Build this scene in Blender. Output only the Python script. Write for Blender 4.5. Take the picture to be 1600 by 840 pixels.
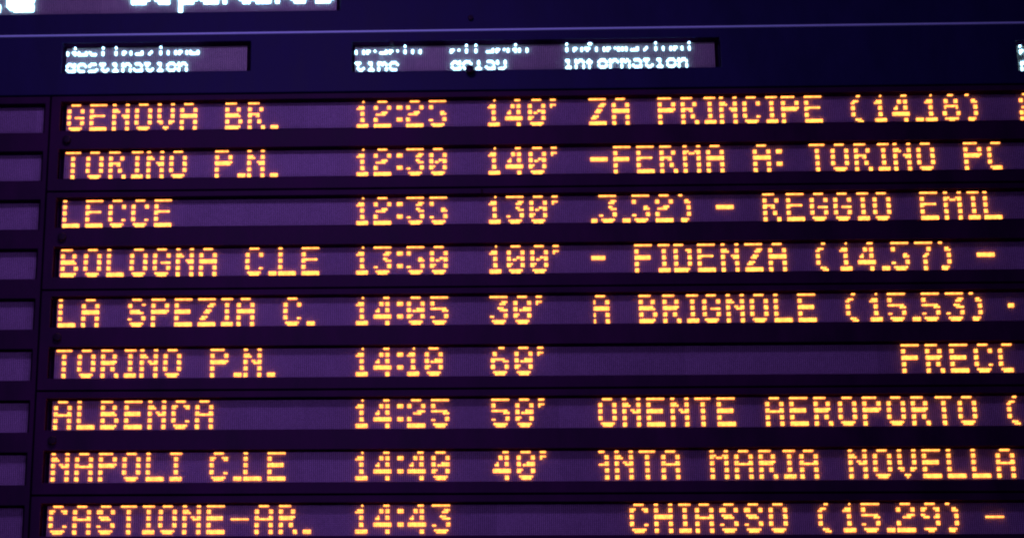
import bpy, bmesh, math, random
from mathutils import Matrix, Vector

random.seed(7)
for o in list(bpy.data.objects):
    bpy.data.objects.remove(o)
S = bpy.context.scene
COL = S.collection

# ------------------------------------------------------------------ camera
# board frame: +X to the right along the board, -Y out towards the hall, Z up.
Z0 = 6.65                                   # height of the first display line above the floor
UX, VZ = 0.01, 0.00972                      # LED pitch across and down, metres
cam_d = bpy.data.cameras.new('camera')
cam = bpy.data.objects.new('camera', cam_d)
COL.objects.link(cam)
S.camera = cam
cam_d.sensor_width = 36.0
cam_d.lens = 36.0 * 3709.99 / 1600.0
cam_d.shift_x = 0.1875
cam_d.clip_start = 0.1
cam_d.clip_end = 200.0
m = Matrix(((0.99871611, 0.00840771, 0.04995434, 0.424238),
            (0.04986119, -0.33726015, -0.94009013, -11.488461),
            (0.00894361, 0.94137394, -0.33724636, -5.054825 + Z0),
            (0, 0, 0, 1)))
cam.matrix_world = m
cam_d.dof.use_dof = True
cam_d.dof.focus_distance = 11.1
cam_d.dof.aperture_fstop = 2.8

# ------------------------------------------------------------------ world and light
W = bpy.data.worlds.new('World')
S.world = W
W.use_nodes = True
bg = W.node_tree.nodes['Background']
bg.inputs[0].default_value = (0.22, 0.12, 0.75, 1)
bg.inputs[1].default_value = 0.045


def area(name, loc, target, size, power, col, spread=180):
    d = bpy.data.lights.new(name, 'AREA')
    d.shape = 'RECTANGLE'
    d.size, d.size_y = size
    d.energy = power
    d.color = col
    d.spread = math.radians(spread)
    o = bpy.data.objects.new(name, d)
    COL.objects.link(o)
    o.location = loc
    o.rotation_euler = (Vector(target) - Vector(loc)).to_track_quat('-Z', 'Y').to_euler()
    return o


# the hall's violet lamps, in front of the board and above it
area('hall_lamp', (-0.45, -4.0, Z0 + 1.5), (-0.6, 0, Z0 - 1.0), (1.8, 0.6), 65, (0.42, 0.20, 1.0))
area('hall_lamp', (-0.5, -3.0, Z0 - 2.0), (-0.3, 0, Z0 - 1.5), (1.6, 0.8), 17, (0.42, 0.19, 1.0))

S.view_settings.view_transform = 'Standard'
S.view_settings.look = 'None'
S.view_settings.exposure = 0
S.view_settings.gamma = 1
S.render.engine = 'CYCLES'
S.cycles.use_denoising = True
S.cycles.filter_width = 2.15
S.cycles.max_bounces = 6
S.cycles.sample_clamp_indirect = 4.0


# ------------------------------------------------------------------ materials
def nodes(name):
    mt = bpy.data.materials.new(name)
    mt.use_nodes = True
    nt = mt.node_tree
    return mt, nt, nt.nodes['Principled BSDF']


def painted(name, col, col2, rough, bump=0.15, metal=0.0, spec=0.5):
    """dusty painted metal: blotchy dust, faint drips, uneven gloss"""
    mt, nt, b = nodes(name)
    N, L = nt.nodes, nt.links
    tc = N.new('ShaderNodeTexCoord')
    mp = N.new('ShaderNodeMapping')
    mp.inputs['Scale'].default_value = (1.0, 1.0, 0.35)
    L.new(tc.outputs['Object'], mp.inputs['Vector'])
    n1 = N.new('ShaderNodeTexNoise')
    n1.inputs['Scale'].default_value = 5.5
    n1.inputs['Detail'].default_value = 6
    n1.inputs['Roughness'].default_value = 0.62
    L.new(mp.outputs[0], n1.inputs['Vector'])
    n2 = N.new('ShaderNodeTexNoise')
    n2.inputs['Scale'].default_value = 90
    n2.inputs['Detail'].default_value = 3
    L.new(tc.outputs['Object'], n2.inputs['Vector'])
    r = N.new('ShaderNodeValToRGB')
    r.color_ramp.elements[0].position = 0.36
    r.color_ramp.elements[1].position = 0.68
    r.color_ramp.elements[0].color = (*col, 1)
    r.color_ramp.elements[1].color = (*col2, 1)
    L.new(n1.outputs['Fac'], r.inputs['Fac'])
    L.new(r.outputs[0], b.inputs['Base Color'])
    mr = N.new('ShaderNodeMapRange')
    mr.inputs['To Min'].default_value = rough - 0.1
    mr.inputs['To Max'].default_value = rough + 0.12
    L.new(n1.outputs['Fac'], mr.inputs['Value'])
    L.new(mr.outputs[0], b.inputs['Roughness'])
    bp = N.new('ShaderNodeBump')
    bp.inputs['Strength'].default_value = bump
    bp.inputs['Distance'].default_value = 0.002
    L.new(n2.outputs['Fac'], bp.inputs['Height'])
    L.new(bp.outputs[0], b.inputs['Normal'])
    b.inputs['Metallic'].default_value = metal
    b.inputs['Specular IOR Level'].default_value = spec
    return mt


def emit(name, col, strength, vary=0.2):
    mt, nt, b = nodes(name)
    b.inputs['Base Color'].default_value = (*col, 1)
    b.inputs['Roughness'].default_value = 0.4
    b.inputs['Emission Color'].default_value = (*col, 1)
    # every LED is a little brighter or duller than the next
    ge = nt.nodes.new('ShaderNodeNewGeometry')
    mr = nt.nodes.new('ShaderNodeMapRange')
    mr.inputs['To Min'].default_value = strength * (1 - vary)
    mr.inputs['To Max'].default_value = strength * (1 + vary)
    nt.links.new(ge.outputs['Random Per Island'], mr.inputs['Value'])
    nt.links.new(mr.outputs[0], b.inputs['Emission Strength'])
    hs = nt.nodes.new('ShaderNodeHueSaturation')
    hs.inputs['Color'].default_value = (*col, 1)
    hr = nt.nodes.new('ShaderNodeMapRange')
    hr.inputs['From Min'].default_value = 0.0
    hr.inputs['To Min'].default_value = 0.492
    hr.inputs['To Max'].default_value = 0.506
    nt.links.new(ge.outputs['Random Per Island'], hr.inputs['Value'])
    nt.links.new(hr.outputs[0], hs.inputs['Hue'])
    nt.links.new(hs.outputs[0], b.inputs['Emission Color'])
    return mt


def lens(name, dark, light):
    """unlit lenses: module-to-module tone shift, each lens slightly different, dusty blotches"""
    mt, nt, b = nodes(name)
    N, L = nt.nodes, nt.links
    ge = N.new('ShaderNodeNewGeometry')
    tc = N.new('ShaderNodeTexCoord')
    mp = N.new('ShaderNodeMapping')
    mp.inputs['Scale'].default_value = (1 / (32 * 0.01), 1, 1 / 0.2)
    L.new(tc.outputs['Object'], mp.inputs['Vector'])
    fl = N.new('ShaderNodeVectorMath')
    fl.operation = 'FLOOR'
    L.new(mp.outputs[0], fl.inputs[0])
    oi = N.new('ShaderNodeObjectInfo')
    wn = N.new('ShaderNodeTexWhiteNoise')
    wn.noise_dimensions = '4D'
    L.new(fl.outputs[0], wn.inputs['Vector'])
    L.new(oi.outputs['Random'], wn.inputs['W'])
    no = N.new('ShaderNodeTexNoise')
    no.inputs['Scale'].default_value = 9
    no.inputs['Detail'].default_value = 5
    L.new(ge.outputs['Position'], no.inputs['Vector'])

    def mul(a, k):
        x = N.new('ShaderNodeMath')
        x.operation = 'MULTIPLY'
        L.new(a, x.inputs[0])
        x.inputs[1].default_value = k
        return x.outputs[0]

    def add(a, c):
        x = N.new('ShaderNodeMath')
        L.new(a, x.inputs[0])
        L.new(c, x.inputs[1])
        return x.outputs[0]
    f = add(add(mul(wn.outputs['Value'], 0.4), mul(ge.outputs['Random Per Island'], 0.35)), mul(no.outputs['Fac'], 0.5))
    cr = N.new('ShaderNodeValToRGB')
    cr.color_ramp.elements[0].position = 0.1
    cr.color_ramp.elements[1].position = 1.0
    cr.color_ramp.elements[0].color = (*dark, 1)
    cr.color_ramp.elements[1].color = (*light, 1)
    L.new(f, cr.inputs['Fac'])
    L.new(cr.outputs[0], b.inputs['Base Color'])
    b.inputs['Roughness'].default_value = 0.4
    return mt


M_CASE = painted('case_paint', (0.020, 0.001, 0.022), (0.045, 0.003, 0.042), 0.62, spec=0.25)
M_RECESS_SHADE = painted('dark_recess_shade', (0.009, 0.001, 0.011), (0.014, 0.002, 0.017), 0.9, spec=0.0)  # dark recess floor and walls; soffit shade is put into the colour
M_HEAD = painted('header_paint_led_tint', (0.006, 0.008, 0.050), (0.013, 0.013, 0.074), 0.6, spec=0.25)  # navy paint with the white LEDs' bluish glow mixed into its colour
M_BACK = painted('panel_face', (0.050, 0.045, 0.055), (0.070, 0.060, 0.075), 0.7, 0.05)
M_LENS = lens('unlit_lens', (0.37, 0.255, 0.36), (0.66, 0.48, 0.62))
M_LENSW = lens('unlit_clear_lens_spill', (0.50, 0.48, 0.42), (0.86, 0.80, 0.66))  # clear lenses; white LED spill is worked into their paler, greener tone
M_STEEL = painted('brushed_strip', (0.60, 1.0, 0.96), (0.68, 1.0, 1.0), 0.5, 0.05, 0.0)
M_KNOB = painted('knob_plastic', (0.010, 0.002, 0.009), (0.016, 0.004, 0.014), 0.5, spec=0.2)
M_AMBER = emit('amber_led', (1.0, 0.365, 0.062), 3.1)
M_WHITE = emit('white_led', (0.40, 0.74, 1.0), 6.5)


# ------------------------------------------------------------------ helpers
def P(u, v, d=0.0):
    """u: LED pitches right of the time column, v: pitches below line 1, d: pitches out of the board"""
    return Vector((u * UX, -d * UX, Z0 - v * VZ))


def link(name, me, parent=None, mat=None, kind=None, label=None):
    o = bpy.data.objects.new(name, me)
    COL.objects.link(o)
    if mat and not me.materials:
        me.materials.append(mat)
    if parent is not None:
        o.parent = parent
        o.matrix_parent_inverse = parent.matrix_basis.inverted()
    if kind:
        o['kind'] = kind
    if label:
        o['label'] = label
    return o


def thing(name, loc, label, cat, group=None):
    o = bpy.data.objects.new(name, None)
    COL.objects.link(o)
    o.location = loc
    o.empty_display_size = 0.1
    o['label'] = label
    o['category'] = cat
    if group:
        o['group'] = group
    return o


def box_into(bm, u0, v0, u1, v1, d0, d1, ch=0.0):
    """box between depth d0 (back) and d1 (front); the front face drawn in by ch"""
    a = [bm.verts.new(P(*c, d0)) for c in ((u0, v0), (u1, v0), (u1, v1), (u0, v1))]
    b = [bm.verts.new(P(*c, d1)) for c in ((u0 + ch, v0 + ch), (u1 - ch, v0 + ch), (u1 - ch, v1 - ch), (u0 + ch, v1 - ch))]
    bm.faces.new(b[::-1])
    bm.faces.new(a)
    for i in range(4):
        j = (i + 1) % 4
        bm.faces.new((a[j], a[i], b[i], b[j]))


def to_mesh(bm, name):
    bmesh.ops.recalc_face_normals(bm, faces=bm.faces)
    me = bpy.data.meshes.new(name)
    bm.to_mesh(me)
    bm.free()
    return me


FRONT, FLOOR, REAR = 5.0, -2.0, -14.0


def cabinet_body(u0, u1, v0, v1, holes, mat, parent, bevel=0.28):
    """closed sheet-metal case whose front has rectangular openings"""
    us = sorted({u0, u1, *[x for h in holes for x in (h[0], h[2])]})
    vs = sorted({v0, v1, *[x for h in holes for x in (h[1], h[3])]})
    bm = bmesh.new()
    cache = {}

    def vert(u, v, d):
        k = (round(u, 3), round(v, 3), d)
        if k not in cache:
            cache[k] = bm.verts.new(P(u, v, d))
        return cache[k]

    def cell(i, j):
        if i < 0 or j < 0 or i >= len(us) - 1 or j >= len(vs) - 1:
            return REAR
        cu, cv = (us[i] + us[i + 1]) / 2, (vs[j] + vs[j + 1]) / 2
        for h in holes:
            if h[0] < cu < h[2] and h[1] < cv < h[3]:
                return FLOOR
        return FRONT
    for i in range(len(us) - 1):
        for j in range(len(vs) - 1):
            d = cell(i, j)
            w = bm.faces.new([vert(us[i], vs[j], d), vert(us[i + 1], vs[j], d), vert(us[i + 1], vs[j + 1], d), vert(us[i], vs[j + 1], d)])
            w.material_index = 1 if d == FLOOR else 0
            bm.faces.new([vert(us[i], vs[j], REAR), vert(us[i + 1], vs[j], REAR), vert(us[i + 1], vs[j + 1], REAR), vert(us[i], vs[j + 1], REAR)])
            for di, dj in ((1, 0), (0, 1), (-1, 0), (0, -1)):
                e = cell(i + di, j + dj)
                if e < d:
                    if di:
                        x = us[i + 1] if di > 0 else us[i]
                        q = [(x, vs[j]), (x, vs[j + 1])]
                    else:
                        y = vs[j + 1] if dj > 0 else vs[j]
                        q = [(us[i], y), (us[i + 1], y)]
                    w = bm.faces.new([vert(*q[0], d), vert(*q[1], d), vert(*q[1], e), vert(*q[0], e)])
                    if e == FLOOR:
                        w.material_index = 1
    bmesh.ops.recalc_face_normals(bm, faces=bm.faces)
    bmesh.ops.dissolve_limit(bm, angle_limit=0.01, verts=bm.verts, edges=bm.edges, delimit={'MATERIAL'})
    o = link('body', to_mesh(bm, 'body'), parent, mat)
    o.data.materials.append(M_RECESS_SHADE)
    bv = o.modifiers.new('bevel', 'BEVEL')
    bv.material = 0
    bv.width = bevel * UX
    bv.segments = 2
    bv.limit_method = 'ANGLE'
    bv.harden_normals = False
    return o


LENS_CACHE = {}


def lens_mesh(cols, rows, pitch_v, mat):
    """the unlit LED lenses of a panel as low frusta, one mesh shared by panels of the same size"""
    k = (cols, rows, round(pitch_v, 3), mat.name)
    if k in LENS_CACHE:
        return LENS_CACHE[k]
    vv, ff = [], []
    for c in range(cols):
        for r in range(rows):
            x, z = (c + 0.5) * UX, -(r + 0.5) * pitch_v * VZ
            hw, hh = 0.34 * UX, 0.45 * pitch_v * VZ
            b = len(vv)
            y0, y1 = 0.35 * UX, 0.02 * UX
            for (a, s, y) in ((hw, hh, y0), (hw * .6, hh * .6, y1)):
                vv += [(x - a, y, z + s), (x + a, y, z + s), (x + a, y, z - s), (x - a, y, z - s)]
            ff.append((b + 4, b + 7, b + 6, b + 5))
            for i in range(4):
                j = (i + 1) % 4
                ff.append((b + i, b + 4 + i, b + 4 + j, b + j))
    me = bpy.data.meshes.new('unlit_leds')
    me.from_pydata(vv, [], ff)
    me.materials.append(mat)
    LENS_CACHE[k] = me
    return me


def panel(parent, u0, v0, cols, height, rows=16, label=None, lens=None):
    bm = bmesh.new()
    box_into(bm, u0, v0, u0 + cols, v0 + height, -1.6, -0.35, 0.1)
    p = link('display_panel', to_mesh(bm, 'display_panel'), parent, M_BACK, label=label)
    o = link('unlit_leds', lens_mesh(cols, rows, height / rows, lens or M_LENS), None, kind='stuff')
    o.location = P(u0, v0, 0)
    o.parent = p
    return p


def led_mesh(dots, mat, r=0.48, ry=None):
    """lit LEDs as six-sided domed lenses"""
    vv, ff = [], []
    ry = ry or r
    for (u, v) in dots:
        b = len(vv)
        c = P(u, v, 0)
        for (rr, d) in ((1.0, -0.34), (0.98, 0.45), (0.6, 0.8)):
            for k in range(6):
                a = math.pi / 3 * k
                vv.append((c.x + math.cos(a) * r * rr * UX, -d * UX, c.z + math.sin(a) * ry * rr * VZ))
        for q in (0, 6):
            for k in range(6):
                n = (k + 1) % 6
                ff.append((b + q + k, b + q + n, b + q + 6 + n, b + q + 6 + k))
        ff.append(tuple(b + 12 + k for k in range(6)))
    me = bpy.data.meshes.new('character')
    me.from_pydata(vv, [], ff)
    me.materials.append(mat)
    return me


# ------------------------------------------------------------------ the big amber dot-matrix font
# nine visible LED rows T a a b b c c d d; the rows between are dark on this board
def rng(s):
    out = []
    for p in s.split():
        a, _, b = p.partition('-')
        out += list(range(int(a), int(b or a) + 1))
    return out


ST = '0-1 7-8'
F = {
    'A': (12, '2-6', ST, ST, '0-8', '0-8', ST, ST, ST, ST),
    'B': (12, '0-5', '0-1 6-7', '0-1 6-7', '0-6', '0-7', ST, ST, '0-7', '0-6'),
    'C': (12, '2-6', ST, ST, '0-1', '0-1', '0-1', ST, '1-7', '2-6'),
    'D': (12, '0-4', '0-1 6-8', '0-1 7-8', ST, ST, ST, ST, '0-7', '0-6'),
    'E': (12, '0-8', '0-1', '0-1', '0-7', '0-1', '0-1', '0-1', '0-8', '0-8'),
    'F': (12, '0-8', '0-1', '0-1', '0-7', '0-7', '0-1', '0-1', '0-1', '0-1'),
    'G': (12, '2-6', ST, ST, '0-1', '0-1 4-8', ST, ST, '1-7', '2-6'),
    'H': (12, ST, ST, ST, '0-8', '0-8', ST, ST, ST, ST),
    'I': (8, '0-5', '2-3', '2-3', '2-3', '2-3', '2-3', '2-3', '0-5', '0-5'),
    'L': (12, '0-1', '0-1', '0-1', '0-1', '0-1', '0-1', '0-1', '0-8', '0-8'),
    'M': (12, ST, '0-2 6-8', '0-1 3-5 7-8', ST, ST, ST, ST, ST, ST),
    'N': (12, ST, '0-2 7-8', '0-3 7-8', '0-1 5-8', '0-1 6-8', ST, ST, ST, ST),
    'O': (12, '2-6', ST, ST, ST, ST, ST, ST, '1-7', '2-6'),
    'P': (12, '0-6', ST, ST, '0-8', '0-7', '0-1', '0-1', '0-1', '0-1'),
    'R': (12, '0-5', '0-1 6-7', '0-1 6-7', '0-5', '0-1 4-5', '0-1 5-6', '0-1 5-6', ST, ST),
    'S': (12, '2-6', ST, '0-1', '1-5', '1-7', '7-8', ST, '1-7', '2-6'),
    'T': (11, '0-7', '3-4', '3-4', '3-4', '3-4', '3-4', '3-4', '3-4', '3-4'),
    'V': (12, ST, ST, ST, ST, ST, '0-2 6-8', '1-2 6-7', '3-5', '4'),
    'Z': (12, '0-8', '6-8', '5-7', '4-6', '3-5', '2-4', '1-3', '0-8', '0-8'),
    '0': (12, '2-6', ST, ST, '0-1 5-6 7-8', '0-1 3-4 7-8', '0-2 7-8', '0-1 7-8', '1-7', '2-6'),
    '1': (9, '3', '1-3', '0-3', '2-3', '2-3', '2-3', '2-3', '0-5', '0-5'),
    '2': (12, '2-6', ST, ST, '4-6', '1-5', '0-1', '0-1', '0-8', '0-8'),
    '3': (12, '0-8', '6-8', '5-7', '5-6', '6-8', '7-8', '0-1 7-8', '1-7', '2-6'),
    '4': (12, '5-7', '3-4 6-7', '3-4 6-7', '2 6-7', '1-2 6-7', '0-8', '0-8', '6-7', '6-7'),
    '5': (12, '0-8', '0-1', '0-1', '6-7', '6-8', '7-8', '0-1 7-8', '1-7', '2-6'),
    '6': (12, '4-6', '1-2', '1-2', '0-6', '0-1 6-8', ST, ST, '1-7', '2-6'),
    '7': (12, '0-8', '6-7', '6-7', '5-6', '4-5', '4-5', '4-5', '4-5', '4-5'),
    '8': (12, '3-5', '1-2 6-7', '1-2 6-7', '1-7', '1 7', ST, ST, '1-7', '3-5'),
    '9': (12, '2-6', '0-2 6-8', ST, ST, '1-3 6-8', '7-8', '7-8', '1-6', '3-5'),
    '(': (12, '3-4', '1-3', '0-1', '0-1', '0-1', '0-1', '0-1', '2-4', '3-5'),
    ')': (7, '0-1', '3-4', '3-5', '4-5', '4-5', '4-5', '4-5', '1-4', '1-3'),
    '-': (12, '', '', '', '0-8', '0-8', '', '', '', ''),
    '.': (5, '', '', '', '', '', '', '', '0-3', '0-3'),
    ':': (5, '', '0-2', '0-2', '', '', '0-2', '0-2', '', ''),
    "'": (6, '0-2', '0-2', '0', '', '', '', '', '', ''),
    ' ': (12,) + ('',) * 9,
}
# from the fifth line down the board shows the neighbouring scan rows instead
F2 = dict(F)
F2.update({
    '5': (12, '0-8', '0-1', '0-1', '0-7', '6-8', '7-8', '0-1 7-8', '1-7', '2-6'),
    '3': (12, '0-8', '6-8', '5-7', '4-6', '5-8', '7-8', '0-1 7-8', '1-7', '2-6'),
    'E': (12, '0-8', '0-1', '0-1', '0-7', '0-7', '0-1', '0-1', '0-8', '0-8'),
    'R': (12, '0-5', '0-1 6-7', '0-1 6-7', '0-7', '0-6', '0-1 5-6', '0-1 5-6', ST, ST),
    'N': (12, ST, '0-2 7-8', '0-3 7-8', '0-1 4-5 7-8', '0-1 5-8', ST, ST, ST, ST),
        '0': (12, '2-6', ST, ST, '0-1 5-8', '0-1 3-8', '0-2 7-8', ST, '1-7', '2-6'),
    '2': (12, '2-6', ST, ST, '5-8', '3-6', '0-1', '0-1', '0-8', '0-8'),
})
F3 = dict(F2)
F3['S'] = (12, '2-6', '0-2 7-8', '0-2 7-8', '1-5', '2-6', '7-8', '0-1 7-8', '1-7', '2-6')
for ch in 'A':
    F3[ch] = (12, '2-6', ST, ST, ST, '0-8', ST, ST, ST, ST)
F3['-'] = (12, '', '', '', '', '0-8', '', '', '', '')
F3['C'] = (12, '2-6', '0-2 6-8', ST, '0-1', '0-1', '0-1', ST, '1-7', '2-6')

BANDS = [
    (0.2, 3.75, 7.15, 10.8, 14.35), (0.2, 3.75, 7.15, 10.8, 14.35), (0.25, 3.75, 7.15, 10.8, 14.3),
    (0.3, 3.8, 7.2, 10.8, 14.3), (0.5, 3.9, 7.3, 10.85, 14.35), (0.55, 3.85, 7.3, 10.8, 14.3),
    (0.6, 3.75, 7.15, 10.75, 14.2), (0.6, 3.55, 6.9, 10.5, 14.05), (0.5, 3.4, 6.8, 10.4, 14.0)]
CLIP_L, CLIP_R = 120.8, 332.2
WORDS = {'.': 'full stop', ':': 'colon', "'": 'minute mark', '-': 'dash', '(': 'opening bracket', ')': 'closing bracket'}


def glyph_label(ch, colour):
    if ch in WORDS:
        return '%s %s' % (colour, WORDS[ch])
    return '%s %s %s' % (colour, 'digit' if ch.isdigit() else 'letter', ch)


def amber(parent, line, text, u, clip=False, right=CLIP_R):
    font = F if line < 4 else (F2 if line < 6 else F3)
    top, a, b, c, d = BANDS[line]
    h = 0.56
    vs = (top, a - h, a + h, b - h, b + h, c - h, c + h, d - h, d + h)
    for ch in text:
        g = font[ch]
        dots = []
        for s, v in zip(g[1:], vs):
            for c_ in rng(s):
                x = u + c_ + (0.1 if ch == "'" else 0.5)
                if clip and not (CLIP_L < x < right):
                    continue
                dots.append((x, 28 * line + v))
        if dots:
            link('character', led_mesh(dots, M_AMBER), parent, kind='stuff', label=glyph_label(ch, 'amber'))
        u += g[0]


# ------------------------------------------------------------------ the small white font (column headings)
S5 = {
    'a': '/ / .###. ....# .#### #...# .####', 'b': '#.... #.... #.##. ##..# #...# #...# ####.',
    'd': '....# ....# .##.# #..## #...# #...# .####', 'e': '/ / .###. #...# ##### #.... .###.',
    'f': '..##. .#..# .#... ###.. .#... .#... .#...', 'i': '..#.. / .##.. ..#.. ..#.. ..#.. .###.',
    'l': '.##.. ..#.. ..#.. ..#.. ..#.. ..#.. .###.', 'm': '/ / ##.#. #.#.# #.#.# #...# #...#',
    'n': '/ / #.##. ##..# #...# #...# #...#', 'o': '/ / .###. #...# #...# #...# .###.',
    'p': '/ / ####. #...# ####. #.... #....', 'r': '/ / #.##. ##..# #.... #.... #....',
    's': '/ / .###. #.... .###. ....# ####.', 't': '.#... .#... ###.. .#... .#... .#..# ..##.',
    'y': '/ / #...# #...# .#### ....# .###.', 'z': '/ / ##### ...#. ..#.. .#... #####',
}


def white_line(parent, text, u, v0, upper, adv=6.0):
    # of the upper line only rows 0, 3 and 4 are lit; of the lower one four of the five x-height rows
    rows = {0: 0.4, 3: 3.15, 4: 4.35} if upper else {2: 10.2, 3: 11.3, 5: 13.4, 6: 14.4}
    for ch in text:
        if ch != ' ':
            g = S5[ch].split()
            dots = []
            for r, v in rows.items():
                if g[r] != '/':
                    dots += [(u + i + 0.5, v0 + v) for i, c in enumerate(g[r]) if c == '#']
            if dots:
                link('character', led_mesh(dots, M_WHITE, 0.58, 0.64), parent, kind='stuff', label=glyph_label(ch, 'white'))
        u += adv


# ------------------------------------------------------------------ knobs and clips
def knob(parent, u, v, r=3.2, out=4.0, name='latch_knob'):
    bm = bmesh.new()
    rings = ((r * 0.8, 0.0), (r * 0.8, out * 0.35), (r, out * 0.42), (r * 1.02, out * 0.8), (r * 0.86, out), (r * 0.4, out * 1.04))
    n = 16
    prev = None
    for rr, d in rings:
        ring = [bm.verts.new(P(u + rr * math.cos(k * 2 * math.pi / n), v + rr * math.sin(k * 2 * math.pi / n), FRONT + d)) for k in range(n)]
        if prev:
            for k in range(n):
                bm.faces.new((prev[k], prev[(k + 1) % n], ring[(k + 1) % n], ring[k]))
        prev = ring
    bm.faces.new(prev)
    o = link(name, to_mesh(bm, name), parent, M_KNOB)
    return o


def clip(parent, u, v, w=1.6, h=2.6):
    bm = bmesh.new()
    box_into(bm, u - w / 2, v - h / 2, u + w / 2, v + h / 2, FRONT, FRONT + 1.2, 0.4)
    return link('retaining_clip', to_mesh(bm, 'retaining_clip'), parent, M_KNOB)


def screw(parent, u, v, r=0.9):
    bm = bmesh.new()
    n = 10
    a = [bm.verts.new(P(u + r * math.cos(k * 2 * math.pi / n), v + r * math.sin(k * 2 * math.pi / n), FRONT + 0.01)) for k in range(n)]
    b = [bm.verts.new(P(u + .7 * r * math.cos(k * 2 * math.pi / n), v + .7 * r * math.sin(k * 2 * math.pi / n), FRONT + 0.35)) for k in range(n)]
    for k in range(n):
        bm.faces.new((a[k], a[(k + 1) % n], b[(k + 1) % n], b[k]))
    bm.faces.new(b)
    return link('screw', to_mesh(bm, 'screw'), parent, M_KNOB)


# ------------------------------------------------------------------ main cabinets: two lines each
LINES = [
    [('GENOVA BR.', -153.4), ('12:25', 0), ("140'", 68.9), ('ZA PRINCIPE (14.18)', 121.7, 1), ('2', 344.2)],
    [('TORINO P.N.', -153.2), ('12:30', 0), ("140'", 68.7), ('-FERMA A: TORINO PO', 121.6, 1)],
    [('LECCE', -153.3), ('12:35', 0), ("130'", 68.5), ('.3.52) - REGGIO EMIL', 120.2, 1)],
    [('BOLOGNA C.LE', -153.1), ('13:50', 0), ("100'", 68.4), ('- FIDENZA (14.57) -', 118.6, 1)],
    [('LA SPEZIA C.', -153.1), ('14:05', 0), ("30'", 68.2), ('A BRIGNOLE (15.53) -', 119.9, 1)],
    [('TORINO P.N.', -153.0), ('14:10', 0), ("60'", 68.3), ('FRECCI', 273.8, 328.9)],
    [('ALBENCA', -153.0), ('14:25', 0), ("50'", 68.2), ('ONENTE AEROPORTO (', 121.7, 1)],
    [('NAPOLI C.LE', -153.0), ('14:40', 0), ("40'", 68.4), ('ANTA MARIA NOVELLA', 117.0, 1)],
    [('CASTIONE-AR.', -152.9), ('14:43', 0), ('CHIASSO (15.29) -', 135.4, 1)],
]
SEAM = [-3.6, 52.5, 108.4, 164.0, 219.8, 275.0]
LABELS = [
    'dark cabinet reading GENOVA BR. 12:25, TORINO P.N. 12:30, under the white headings',
    'dark cabinet reading LECCE 12:35 and BOLOGNA C.LE 13:50 in amber dots',
    'dark cabinet reading LA SPEZIA C. 14:05 and TORINO P.N. 14:10 in amber',
    'dark cabinet reading ALBENCA 14:25 and NAPOLI C.LE 14:40 in amber dots',
    'dark cabinet reading CASTIONE-AR. 14:43 CHIASSO, lowest one of the stack',
]
ML, MR = -161.4, 376.0
for k in range(5):
    v0, v1 = SEAM[k] + 0.5, SEAM[k + 1] - 0.5
    t = thing('departure_cabinet', P((ML + MR) / 2, v1, 0), LABELS[k], 'display board', 'two line cabinets stacked to form the departure board')
    holes = [(-156.4, 28 * i, 370.0, 28 * i + 17.2) for i in (2 * k, 2 * k + 1)]
    cabinet_body(ML, MR, v0, v1, holes, M_CASE, t)
    for i in (2 * k, 2 * k + 1):
        p = panel(t, -154.0, 28 * i, 522, 17.2, 17)
        if i < 9:
            for e in LINES[i]:
                # the information text is longer than its window and scrolls behind the window's ends
                if len(e) == 3:
                    amber(p, i, e[0], e[1], True, CLIP_R if e[2] == 1 else e[2])
                else:
                    amber(p, i, e[0], e[1])
    knob(t, -152.0, 56 * k + 23.2, 2.2, 2.6)
    screw(t, 372.9, v0 + 4)
    screw(t, 372.9, v1 - 4)
    if k == 1:
        clip(t, 65.0, v0 + 1.9, 1.0, 2.6)

# ------------------------------------------------------------------ side cabinet with blank windows
t = thing('side_cabinet', P(-200, SEAM[-1], 0), 'tall dark side cabinet with blank unlit windows, left of the amber lines', 'display board')
holes = [(-236.0, 28 * i + 1.0, -163.9 - 0.2, 28 * i + 18.2) for i in range(10)]
holes = [(a, b, -164.6, d) for a, b, c, d in holes]
cabinet_body(-240.0, -162.3, SEAM[0] + 0.5, SEAM[-1] - 0.5, holes, M_CASE, t)
for i in range(10):
    panel(t, -234.0, 28 * i + 1.0, 68, 17.2, 17)

# ------------------------------------------------------------------ heading cabinet
t = thing('heading_cabinet', P(70, SEAM[0], 0), 'navy cabinet under a pale metal strip, showing white headings destination, time, delay, information', 'display board')
HT = -38.6
wins = [(-155.6, -34.4, 97, 'h1'), (-1.2, -33.0, 190, 'h2'), (345.6, -28.6, 24, 'h3')]
cabinet_body(-240.0, MR, HT, SEAM[0] - 0.5,
             [(a - 1.3, b - 0.4, a + c + 2.4, b + 17.3) for a, b, c, _ in wins], M_HEAD, t)
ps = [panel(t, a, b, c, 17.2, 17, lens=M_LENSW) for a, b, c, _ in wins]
bm = bmesh.new()
box_into(bm, -240.0, HT - 1.2, MR, HT - 0.05, FRONT - 3.0, FRONT + 0.9, 0.12)
link('metal_strip', to_mesh(bm, 'metal_strip'), t, M_STEEL)
white_line(ps[0], 'destinazione', -155.4, -34.4, True)
white_line(ps[0], 'destination', -155.4, -34.4, False)
white_line(ps[1], 'orario', -1.0, -33.1, True)
white_line(ps[1], 'time', -1.0, -33.1, False)
white_line(ps[1], 'ritardo', 49.6, -33.1, True)
white_line(ps[1], 'delay', 49.9, -33.1, False)
white_line(ps[1], 'informazioni', 108.6, -33.1, True, 5.85)
white_line(ps[1], 'information', 109.2, -33.1, False)
white_line(ps[2], 'b', 347.0, -28.4, True)
white_line(ps[2], 'p', 347.0, -28.4, False)
knob(t, 59.6, -14.6, 2.3, 4.5)
clip(t, 18.6, -32.2, 2.0, 3.0)
for u in (-236, 373):
    screw(t, u, -34)
    screw(t, u, -9)

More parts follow.
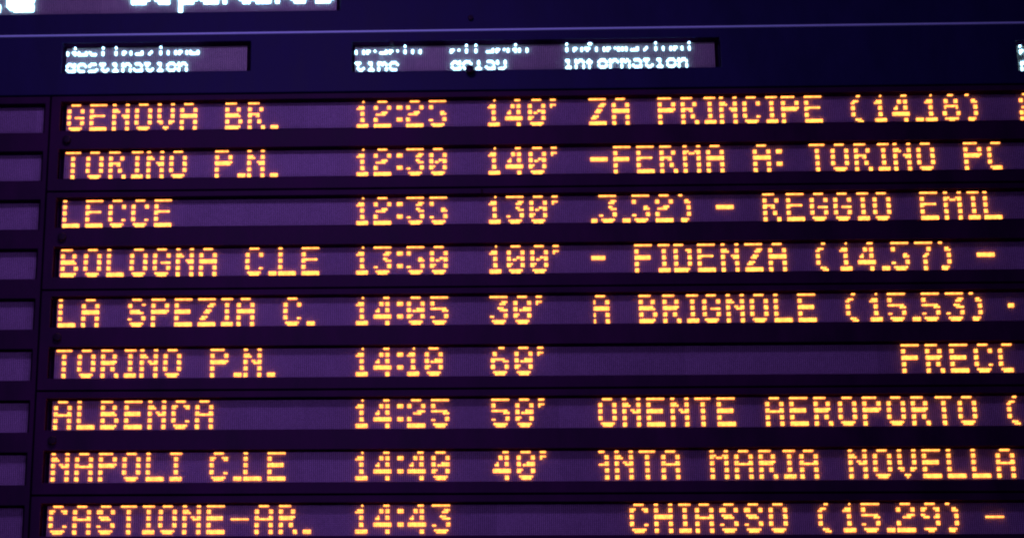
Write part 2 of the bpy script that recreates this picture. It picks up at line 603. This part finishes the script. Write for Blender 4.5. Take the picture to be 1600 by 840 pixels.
# ------------------------------------------------------------------ title cabinet
t = thing('title_cabinet', P(70, HT - 1, 0), 'navy title cabinet above the metal strip, with the large white word Departures', 'display board')
cabinet_body(-240.0, MR, -100.0, HT - 1.4, [(-236.0, -91.5, -9.0, -52.7)], M_HEAD, t)
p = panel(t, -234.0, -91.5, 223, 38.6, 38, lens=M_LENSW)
knob(t, 60.4, -46.4, 1.4, 1.6, 'screw_cap')

BIG = {'D': '####. #...# #...# #...# #...# #...# ####.', 'p': '/ / ####. #...# #...# #...# ####. #.... #....',
       'u': '/ / #...# #...# #...# #...# .####'}


def title_glyph(ch, u, base):
    g = BIG.get(ch, S5.get(ch, '')).split()
    dots = []
    on = set()
    for r, s in enumerate(g):
        if s != '/':
            for c, x in enumerate(s):
                if x == '#':
                    for a in (0, 1):
                        for b in (0, 1):
                            on.add((2 * c + a, 2 * r + b))
                    # round off the inner corner of diagonal neighbours
                    if c < 4 and r + 1 < len(g) and g[r + 1] != '/' and g[r + 1][c + 1] == '#' and s[c + 1] != '#':
                        on.add((2 * c + 2, 2 * r + 1))
    if ch == 'p':
        on |= {(0, 18), (1, 18)}
    for c, r in on:
        dots.append((u + c + 0.5, base - 14 + r + 0.5))
    return dots


base = -60.3
for ch, u in (('D', -121.7), ('e', -109.0), ('p', -96.0), ('a', -84.6), ('r', -72.2), ('t', -65.6), ('u', -56.4), ('r', -43.9), ('e', -35.9), ('s', -22.3)):
    link('character', led_mesh(title_glyph(ch, u, base + (u + 121.7) * 0.006), M_WHITE, 0.58, 0.66), p, kind='stuff', label=glyph_label(ch, 'large white'))
# bold letters of the first, larger word
dots = []
for r, (a, b) in enumerate(((4, 14), (2, 14), (1, 14), (0, 14), (0, 4))):
    dots += [(-189.4 + c + 0.5, -57.3 - r + 0.0) for c in range(a, b + 1)]
for r in range(6, 9):
    dots += [(-189.4 + c + 0.5, -57.3 - r + 0.6) for c in range(0, 15)]
for r in range(9, 15):
    dots += [(-189.4 + c + 0.5, -57.3 - r + 0.6) for c in (0, 1, 2, 3, 11, 12, 13, 14)]
for r in range(15, 18):
    dots += [(-189.4 + c + 0.5, -57.3 - r + 0.6) for c in range(1, 14)]
link('character', led_mesh(dots, M_WHITE, 0.6, 0.66), p, kind='stuff', label='bold white letter e')
dots = []
for r in range(18):
    w = range(0, 15) if r < 4 or r > 13 else range(int(1 + (r - 4) * 0.9), int(5 + (r - 4) * 0.9))
    dots += [(-207.6 + c + 0.5, -57.3 - r) for c in w]
link('character', led_mesh(dots, M_WHITE, 0.6, 0.66), p, kind='stuff', label='bold white letter z')
